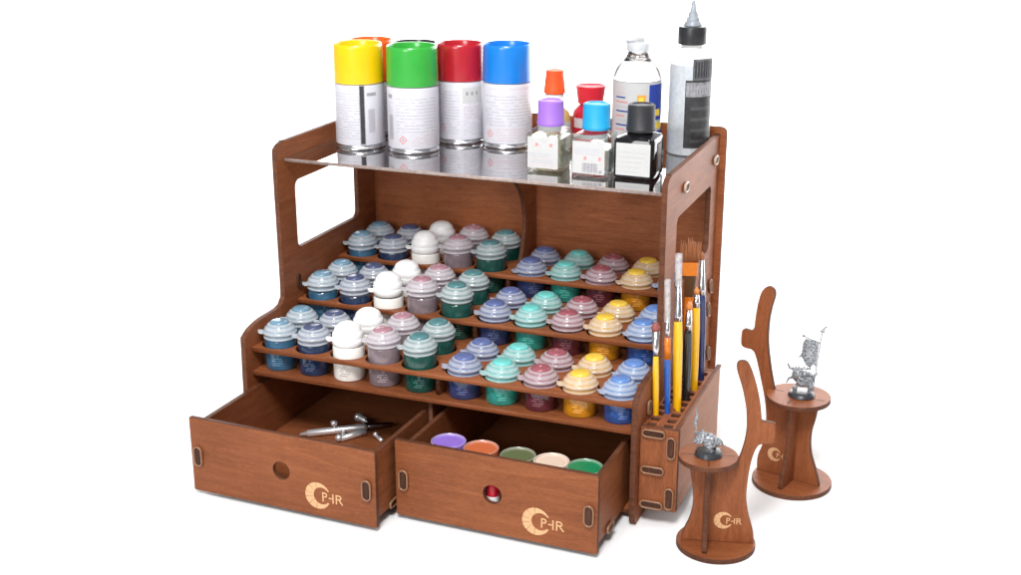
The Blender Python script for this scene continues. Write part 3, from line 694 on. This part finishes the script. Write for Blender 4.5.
# ------------------------------------------------------------------ airbrush and fitting in the left drawer
t = thing('airbrush', 'chrome airbrush lying in the left drawer', 'airbrush', (0, 0, 0))
A0, A1 = Vector((3.3, 1.95, 1.75)), Vector((8.45, 5.55, 1.85)); dA = (A1-A0).normalized()
bm = bmesh.new(); tube(bm, [A0, A0+dA*.7, A0+dA*.75, A1-dA*.4, A1], [.1, .24, .34, .34, .28], 16); link('barrel', mesh(bm, 'barrel', CHROME, True), t)
bm = bmesh.new(); tube(bm, [A1, A1+dA*.2, A1+dA*.9, A1+dA*1.9, A1+dA*2.5], [.26, .3, .3, .22, .1], 14); link('handle', mesh(bm, 'handle', plain('dark_chrome', (0.25, 0.25, 0.26, 1), .2, 1.0), True), t)
q = A0+dA*3.2
bm = bmesh.new(); tube(bm, [q, q+Vector((0, 0, .55)), q+Vector((0, 0, .6)), q+Vector((0, 0, .9)), q+Vector((0, 0, 1.0))], [.09, .09, .3, .34, .1], 14); link('trigger', mesh(bm, 'trigger', CHROME, True), t)
bm = bmesh.new(); q2 = Vector((7.2, 2.6, 1.7)); q3 = Vector((8.75, 4.6, 1.8)); tube(bm, [q2, q3], .3, 16); ball(bm, q2+Vector((-.1, -.1, .1)), .36)
tube(bm, [q2+Vector((.1, .1, .1)), A0+dA*4.2], [.16, .16], 10); link('air_valve', mesh(bm, 'air_valve', CHROME, True), t)
bm = bmesh.new(); tube(bm, [(9.6, 4.6, 1.62), (10.4, 4.1, 1.66), (10.9, 3.7, 1.62)], [.12, .2, .2], 12); ball(bm, (9.9, 4.4, 1.8), .26); link('cup_stem', mesh(bm, 'cup_stem', CHROME, True), t)
t = thing('metal_fitting', 'short chrome fitting lying behind the airbrush in the left drawer', 'fitting', (7.2, 7.0, 1.4))
bm = bmesh.new(); tube(bm, [(-.75, .35, .42), (-.4, .2, .42), (-.38, .19, .42), (.7, -.35, .42)], [.42, .42, .32, .32], 16); link('fitting_body', mesh(bm, 'fitting_body', CHROME, True), t)
bm = bmesh.new(); tube(bm, [(.68, -.34, .42), (.9, -.45, .42)], [.4, .4], 6); link('hex_nut', mesh(bm, 'hex_nut', TIN), t)

# ------------------------------------------------------------------ brushes
FERR = plain('brush_ferrule', (0.66, 0.66, 0.68, 1), .22, 1.0, vary=.1)
SLEEVE = frosted('clear_brush_sleeve', (0.72, 0.70, 0.72, 1), .55, .15)
def hair(name, c): return plain(name, c, .6, vary=.35, scale=1500)
YEL = plain('yellow_lacquer', srgb(240, 182, 20), .18, vary=.05, coat=.5); BLU = plain('blue_lacquer', srgb(20, 84, 168), .18, vary=.06, coat=.5)
NAV = plain('navy_lacquer', srgb(30, 42, 92), .2, vary=.06, coat=.5); BLK = plain('black_lacquer', (0.014, 0.016, 0.016, 1), .18, vary=.1, coat=.5)
IVO = plain('ivory_lacquer', srgb(226, 214, 190), .25, vary=.04); AMBW = plain('amber_lacquer', srgb(206, 110, 24), .2, vary=.15)
def brush(label, bx, by, top, hm, hz1, fz1, tipz, r=.25, tip=None, tip_r=.12, sleeve=None, band=None, flat=1.0, fer=FERR):
    """base at (bx,by,2.1) leaning so that `top`=(x,y) offset is reached at tip; heights are absolute z"""
    t = thing('paint_brush', label, 'paint brush', (bx, by, 2.06))
    d = Vector((top[0], top[1], 0))/(tipz-2.06)
    def at(z): return Vector((0, 0, z-2.06))+d*(z-2.06)
    bm = bmesh.new(); tube(bm, [at(2.1), at(4), at(hz1-2.0), at(hz1-.4), at(hz1)], [r*.55, r*.8, r*1.1, r*.95, r*.8], 16); link('handle', mesh(bm, 'handle', hm, True), t)
    if band: bm = bmesh.new(); tube(bm, [at(band[0]), at(band[1])], [r*1.12, r*1.0], 16); link('handle_band', mesh(bm, 'handle_band', band[2], True), t)
    bm = bmesh.new(); tube(bm, [at(hz1-.25), at(hz1+.2), at(hz1+.25), at(hz1+.35), at(fz1)], [r*.86, r*.86, r*.94, r*.84, tip_r], 16); me = mesh(bm, 'ferrule', fer, True)
    o = link('ferrule', me, t)
    bm = bmesh.new(); mid = (fz1+tipz)/2
    tube(bm, [at(fz1-.05), at(mid), at(tipz-.15), at(tipz)], [tip_r*.95, tip_r*1.25, tip_r*.8*(.6 if flat == 1 else 1), tip_r*.1 if flat == 1 else tip_r*.6], 12)
    o2 = link('bristles', mesh(bm, 'bristles', tip, True), t)
    if sleeve: 
        bm = bmesh.new(); tube(bm, [at(sleeve[0]), at(sleeve[1])], sleeve[2], 14, cap=False); link('clear_sleeve', mesh(bm, 'clear_sleeve', SLEEVE, True), t)
    if flat != 1.0:
        axis = Vector((math.cos(R(21.4)), math.sin(R(21.4)), 0))
        for ob in (o, o2):
            for v in ob.data.vertices:
                if v.co.z < (hz1-2.06+.3)*S: continue
                c = at(v.co.z/S+2.06)*S; dlt = v.co-c; a = axis.dot(dlt); v.co += axis*a*(flat-1)
    return t
HB = [hair('reddish_hair', srgb(140, 74, 66)), hair('brown_hair', srgb(142, 84, 46)), hair('orange_hair', srgb(206, 128, 60)), hair('pale_hair', srgb(200, 186, 170))]
def lean(xp, y, xt, tipz, dy=0.1):
    k = (xt-xp)/(tipz-8.3); bx = xp-k*(8.3-2.06)
    return bx, y, (k*(tipz-2.06), dy)
brush('yellow handled brush with reddish flat tip, nearest in the holder', *lean(36.72, 3.3, 36.4, 16.5), YEL, 13.9, 15.9, 16.6, .25, HB[0], .24, flat=1.3)
brush('blue handled brush with orange neck and clear sleeve over its tip', *lean(37.55, 3.9, 37.1, 19.6), BLU, 15.5, 17.0, 19.6, .25, HB[3], .12, (16.6, 20.2, .25), (13.4, 15.3, AMBW))
brush('thick yellow handled brush with broad tapering steel ferrule', *lean(37.98, 5.4, 37.6, 21.0), YEL, 16.4, 19.6, 20.6, .38, HB[3], .2, (19.3, 22.0, .29))
brush('black handled brush with orange hair at its short steel neck', *lean(38.24, 7.4, 38.1, 17.4), BLK, 15.0, 16.6, 17.4, .35, HB[2], .2)
brush('slim ivory handled brush between the black and yellow ones', *lean(38.1, 8.6, 38.0, 17.0), IVO, 15.0, 16.2, 17.0, .2, HB[3], .1)
brush('yellow handled brush standing beside the navy one', *lean(38.34, 9.9, 38.15, 18.1), YEL, 16.2, 17.2, 17.9, .33, HB[2], .2)
brush('navy handled brush with long slim silver ferrule', *lean(38.37, 12.2, 37.95, 20.4), NAV, 16.6, 19.6, 20.4, .37, HB[1], .18)
t = thing('paint_brush', 'wide flat brush with brown bristles at the rear of the holder', 'paint brush', (36.85, 13.8, 2.06))
def slab(name, w0, w1, th, z0, z1, mat):
    ax = Vector((math.cos(R(18)), math.sin(R(18)), 0)); ay = Vector((-ax.y, ax.x, 0)); bm = bmesh.new(); rings = []
    for k in range(5):
        f = k/4; wd = w0+(w1-w0)*f; z = z0+(z1-z0)*f-2.06
        rings.append([bm.verts.new((ax*x+ay*y+Vector((-.02*z, .01*z, z)))*S) for x, y in rrect(-wd/2, -th/2, wd/2, th/2, th*.42, 3)])
    for r0, r1 in zip(rings[:-1], rings[1:]):
        for k in range(len(r0)):
            f = bm.faces.new((r0[k], r0[(k+1) % len(r0)], r1[(k+1) % len(r0)], r1[k])); f.smooth = True
    bm.faces.new(rings[0]); bm.faces.new(rings[-1]); bmesh.ops.recalc_face_normals(bm, faces=bm.faces)
    return link(name, sharp(mesh(bm, name, mat, True)), t)
slab('handle', .5, .95, .42, 2.1, 15.6, AMBW); slab('handle_band', .95, 1.25, .46, 15.6, 17.6, plain('dark_varnish', srgb(84, 54, 26), .3))
slab('ferrule', 1.42, 1.5, .5, 17.55, 18.75, plain('orange_ferrule', srgb(214, 120, 30), .3, vary=.12))
bm = bmesh.new(); ax = Vector((math.cos(R(18)), math.sin(R(18)), 0)); rnd = random.Random(3)
for k in range(26):
    x = -.66+1.32*(k % 13)/12; y = (-.1, .1)[k // 13]; zt = 20.7+rnd.uniform(-.45, .35)-.25*abs(x); b0 = ax*x+Vector((-.33, .16+y, 18.6-2.06)); b1 = ax*(x*1.28+rnd.uniform(-.08, .08))+Vector((-.36, .16+y*.6, zt-2.06))
    tube(bm, [b0, (b0+b1)/2+ax*x*.06, b1], [.1, .1, .02], 6)
link('bristles', mesh(bm, 'bristles', HB[1], True), t)

# ------------------------------------------------------------------ the two figure stands
def stand(label, x, y, rot, rb, rt, tx, ztop, arm, cross, logo_at, lsc):
    t = thing('figure_stand', label, 'stand', (x, y, 0), rot, 'plywood stands holding figures')
    plate('base_disc', circ(0, 0, rb, 56), [], .42, (0, 0, .22), X, Y, WX, t)
    # top disc with the cross-shaped slot seen around the figure base
    d = plate('top_disc', circ(tx, 0, rt, 48), [], .4, (0, 0, ztop-.2), X, Y, WX, t)
    plate('arm_plate', smooth_path(arm, 5), [], .4, (0, 0, 0), X, Z, WZ, t)
    for s in (-1, 1):
        plate('cross_plate', smooth_path([(s*a, b)+tuple(c) for a, b, *c in cross][::s], 5), [], .4, (tx, 0, 0), Y, Z, WZ, t)
    bm = bmesh.new()
    for sx, sy, ex, ey in ((-1, 0, .5, .08), (1, 0, .5, .08), (0, -1, .08, .5), (0, 1, .08, .5)):
        cx, cy = tx+sx*rt*.68, sy*rt*.68
        v = [bm.verts.new(Vector((cx+a*ex, cy+b*ey, ztop+.006))*S) for a, b in ((-1, -1), (1, -1), (1, 1), (-1, 1))]; bm.faces.new(v)
    link('slot', mesh(bm, 'slot', EDGE), t)
    if logo_at: logo(t, (logo_at[0], -.2, logo_at[1]), X, Z, lsc)
    return t
ROT1 = R(14)
arm1 = [(-2.75, .44, 1), (-2.6, 1.2), (-2.15, 2.4), (-1.95, 3.6), (-2.05, 5.2), (-2.45, 7.48, 1), (1.32, 7.48, 1), (1.62, 8.4), (1.85, 9.6), (1.9, 10.7), (1.75, 12.2), (1.38, 13.8), (.92, 15.2), (.92, 15.8), (1.3, 16.02), (1.8, 15.75),
        (2.35, 14.4), (2.78, 12.8), (2.95, 11.7), (3.0, 11.35), (3.1, 11.1), (3.85, 11.0), (4.1, 10.75), (4.1, 9.5), (3.9, 9.2), (3.1, 9.15), (2.75, 8.8), (2.45, 7.8), (2.25, 6.2), (2.2, 4.6), (2.4, 3.2), (2.75, 2.0), (2.95, 1.2), (2.95, .44, 1)]
cross1 = [(.21, .44, 1), (.21, 7.5, 1), (1.75, 7.5, 1), (1.45, 5.0), (1.4, 3.5), (1.7, 2.0), (2.3, .44, 1)]
stand('brown plywood stand with arm on its right, beside the brush holder', 43.15, -1.05, ROT1, 3.15, 2.36, -.92, 7.9, arm1, cross1, (.5, 2.35), .74)
ROT2 = R(-15)
arm2 = [(-3.3, .44, 1), (-3.3, 1.8), (-2.9, 3.2), (-2.7, 4.9), (-2.9, 7.0), (-3.5, 9.3), (-4.1, 11.2), (-4.5, 11.7), (-5.2, 11.75), (-5.55, 12.05), (-5.55, 13.1), (-5.35, 13.45), (-4.7, 13.45), (-4.4, 13.8), (-4.35, 14.6), (-4.2, 16.0), (-3.9, 17.2), (-3.4, 17.75), (-2.85, 17.6),
        (-2.7, 17.0), (-2.95, 15.8), (-3.1, 14.4), (-3.05, 12.6), (-2.7, 10.6), (-2.3, 9.0), (-2.1, 8.3, 1), (-1.6, 8.1, 1), (2.0, 8.1, 1), (1.75, 6.6), (1.5, 5.2), (1.6, 3.6), (2.1, 2.2), (2.5, 1.0), (2.6, .44, 1)]
cross2 = [(.21, .44, 1), (.21, 8.1, 1), (1.9, 8.1, 1), (1.75, 6.6), (1.55, 5.2), (1.7, 3.4), (2.3, 1.8), (2.55, .44, 1)]
stand('taller plywood stand with arm on its left, farther back on the right', 46.95, 12.2, ROT2, 3.45, 2.75, .05, 8.4, [(a, b-.09 if b > .5 else b)+tuple(c) for a, b, *c in arm2], [(a, b-.09 if b > .5 else b)+tuple(c) for a, b, *c in cross2], (-1.7, 2.35), .64)

# ------------------------------------------------------------------ miniatures
def pewter():
    m, nt, b = new_mat('primed_grey'); N = nt.nodes; L = nt.links
    g = N.new('ShaderNodeNewGeometry'); cr = N.new('ShaderNodeValToRGB'); e = cr.color_ramp.elements
    n = N.new('ShaderNodeTexNoise'); n.inputs['Scale'].default_value = 700; n.inputs['Detail'].default_value = 3
    tc = N.new('ShaderNodeTexCoord'); L.new(tc.outputs['Object'], n.inputs['Vector'])
    e[0].position = .35; e[0].color = (0.07, 0.078, 0.088, 1); e[1].position = .7; e[1].color = (0.46, 0.48, 0.51, 1)
    L.new(n.outputs['Fac'], cr.inputs[0]); L.new(cr.outputs[0], b.inputs['Base Color'])
    b.inputs['Metallic'].default_value = .35; b.inputs['Roughness'].default_value = .42
    bp = N.new('ShaderNodeBump'); bp.inputs['Strength'].default_value = .5; bp.inputs['Distance'].default_value = .0006
    L.new(n.outputs['Fac'], bp.inputs['Height']); L.new(bp.outputs[0], b.inputs['Normal'])
    return m
PEW = pewter(); MBASE = plain('dark_base', (0.03, 0.033, 0.04, 1), .35, vary=.4, scale=400)
def fuse(name, bm, parent, mat, vox=.05):
    me = mesh(bm, name, mat, True); o = link(name, me, parent)
    md = o.modifiers.new('fuse', 'REMESH'); md.mode = 'VOXEL'; md.voxel_size = vox*S; md.use_smooth_shade = True
    dg = bpy.context.evaluated_depsgraph_get(); dg.update()
    me2 = bpy.data.meshes.new_from_object(o.evaluated_get(dg)); o.modifiers.clear(); o.data = me2; bpy.data.meshes.remove(me)
    if not me2.materials: me2.materials.append(mat)
    for p_ in me2.polygons: p_.use_smooth = True
    return o
ox, oy = 43.15-.92*math.cos(ROT1), -1.05-.92*math.sin(ROT1)
t = thing('miniature_figure', 'grey crouching creature miniature with raised blade on the nearer stand', 'miniature', (ox, oy, 7.905), ROT1)
link('round_base', lathe_me('round_base', [(0, .01), (1.05, .01), (1.1, .06), (.98, .38), (.9, .42), (0, .44)], MBASE, None, 40), t)
bm = bmesh.new()
ball(bm, (-.05, 0, 1.12), (.56, .46, .42)); ball(bm, (-.45, -.05, 1.28), (.40, .36, .34)); ball(bm, (.36, .05, .95), (.42, .38, .36)); ball(bm, (.05, -.25, .85), (.4, .25, .3))
ball(bm, (-.74, -.14, 1.16), (.28, .22, .22)); tube(bm, [(-.8, -.16, 1.14), (-1.05, -.24, 1.0)], [.17, .08], 10)            # head, muzzle
tube(bm, [(-.62, -.25, 1.5), (-.55, -.32, 1.72)], [.08, .03], 8); tube(bm, [(-.6, .05, 1.5), (-.52, .1, 1.72)], [.08, .03], 8)
tube(bm, [(.3, -.25, .9), (.02, -.4, .72), (.2, -.36, .42)], [.24, .17, .13], 10); tube(bm, [(.4, .25, .9), (.55, .3, .7), (.45, .3, .42)], [.22, .16, .13], 10)
tube(bm, [(.2, -.3, .46), (0, -.38, .46)], [.1, .06], 8); tube(bm, [(.45, .3, .46), (.25, .3, .46)], [.1, .06], 8)
tube(bm, [(-.4, -.25, 1.4), (-.55, -.42, 1.05), (-.85, -.42, 1.0)], [.15, .11, .09], 10)
tube(bm, [(-.4, .2, 1.45), (-.7, .3, 1.35), (-1.0, .15, 1.5)], [.14, .1, .09], 10)
tube(bm, [(.55, .05, 1.15), (.85, .1, .95), (.98, .1, .7), (1.12, .05, .75), (1.16, 0, .95)], [.13, .09, .07, .05, .03], 10)
for a in range(7): tube(bm, [(-.5+a*.15, 0, 1.5-a*.05), (-.44+a*.15, .02, 1.76-a*.07)], [.1, .02], 6)
tube(bm, [(-.3, -.3, 1.3), (.3, -.36, 1.28)], [.07, .09], 8)
for v in bm.verts: v.co = Vector((v.co.x*1.15, v.co.y*1.15, .42*S+(v.co.z-.42*S)*1.3))
fuse('creature_body', bm, t, PEW)
bm = bmesh.new(); tube(bm, [(-1.02, -.3, .9), (-1.0, .15, 1.5), (-1.08, .2, 2.2)], .045, 8); tube(bm, [(-1.06, .19, 2.1), (-1.12, .2, 2.6), (-1.02, .2, 3.2), (-1.1, .2, 3.9)], [.06, .13, .1, .02], 8)
tube(bm, [(-1.15, .2, 2.6), (-1.3, .2, 2.85)], [.08, .02], 6); tube(bm, [(-1.0, .2, 2.9), (-.88, .2, 3.15)], [.07, .02], 6)
fuse('blade', bm, t, PEW, .04)

ox, oy = 46.95+.05*math.cos(ROT2), 12.2+.05*math.sin(ROT2)
t = thing('miniature_figure', 'grey miniature carrying a ragged tilted banner on the farther stand', 'miniature', (ox+.25, oy, 8.405), ROT1)
link('round_base', lathe_me('round_base', [(0, .01), (1.1, .01), (1.16, .06), (1.05, .3), (.98, .36), (0, .38)], MBASE, None, 40), t)
bm = bmesh.new()
ball(bm, (-.05, 0, 1.5), (.66, .5, .52)); ball(bm, (-.35, -.1, 1.75), (.46, .42, .4)); ball(bm, (.4, 0, 1.4), (.46, .42, .46)); ball(bm, (.0, -.3, 1.2), (.5, .3, .36))
tube(bm, [(-.25, -.2, 1.3), (-.55, -.32, .85), (-.5, -.25, .36)], [.3, .2, .15], 10); tube(bm, [(.4, -.1, 1.2), (.6, -.25, .85), (.5, -.2, .36)], [.3, .2, .15], 10)
tube(bm, [(-.5, -.25, .44), (-.74, -.42, .42)], [.15, .09], 8); tube(bm, [(.5, -.2, .44), (.64, -.44, .42)], [.15, .09], 8)
ball(bm, (.05, -.4, 1.95), (.24, .24, .24)); tube(bm, [(.05, -.55, 1.92), (.0, -.78, 1.82)], [.14, .06], 8)
tube(bm, [(-.6, 0, 2.1), (-.95, .05, 2.15), (-1.1, .05, 2.45), (-1.0, .05, 2.7)], [.14, .1, .07, .03], 8)      # horn
tube(bm, [(-.55, .1, 1.5), (-.95, .1, 1.35), (-1.1, .1, 1.0), (-1.15, .1, .8)], [.13, .09, .06, .03], 8)        # tail
tube(bm, [(.3, -.25, 1.95), (.65, -.4, 1.8), (.98, -.3, 1.95)], [.16, .11, .1], 10); tube(bm, [(-.4, -.35, 1.9), (-.25, -.6, 1.6), (.1, -.65, 1.55)], [.15, .1, .08], 10)
for a in range(6): tube(bm, [(-.55+a*.2, 0, 2.05+.05*(a % 2)), (-.5+a*.2, .05, 2.35+.07*(a % 2))], [.1, .02], 6)
tube(bm, [(-.2, -.45, 1.5), (.35, -.45, 1.35)], [.1, .12], 8)
for v in bm.verts: v.co = Vector((v.co.x*1.2, v.co.y*1.2, .42*S+(v.co.z-.42*S)*1.2))
fuse('warrior_body', bm, t, PEW)
bm = bmesh.new(); tube(bm, [(.9, -.3, .5), (1.0, -.3, 2.0), (1.15, -.3, 4.2), (1.32, -.3, 6.0)], .05, 8)
ball(bm, (1.36, -.3, 6.1), (.17, .12, .17)); tube(bm, [(1.36, -.3, 6.15), (1.6, -.3, 6.5), (1.85, -.3, 6.45)], [.1, .08, .02], 8); tube(bm, [(1.3, -.3, 6.0), (1.05, -.3, 6.15)], [.08, .02], 8)
tube(bm, [(1.22, -.3, 5.0), (.3, -.35, 5.35), (-.2, -.35, 5.6)], [.06, .06, .05], 8); ball(bm, (-.2, -.35, 5.62), .13)
fuse('banner_pole', bm, t, PEW, .04)
bm = bmesh.new()
ban = [(-.05, 5.4), (1.1, 5.0), (1.08, 4.5), (1.02, 4.0), (.95, 3.4), (.98, 2.9), (.75, 3.1), (.5, 2.7), (.35, 3.1), (.15, 2.95), (.12, 3.3), (-.12, 3.5), (.08, 3.7), (-.3, 3.75), (-.62, 3.6), (-.3, 3.95), (-.05, 4.2), (.02, 4.7), (-.2, 5.0)]
f0 = []; f1 = []
for a, b in ban:
    yw = -.35+.12*math.sin(a*5+b*2); f0.append(bm.verts.new(Vector((a, yw-.04, b))*S)); f1.append(bm.verts.new(Vector((a, yw+.04, b))*S))
for k in range(len(ban)): bm.faces.new((f0[k], f0[(k+1) % len(ban)], f1[(k+1) % len(ban)], f1[k]))
bm.faces.new(f0[::-1]); bm.faces.new(f1); bmesh.ops.triangulate(bm, faces=[f for f in bm.faces if len(f.verts) > 4]); bmesh.ops.recalc_face_normals(bm, faces=bm.faces)
link('banner', mesh(bm, 'banner', PEW), t)
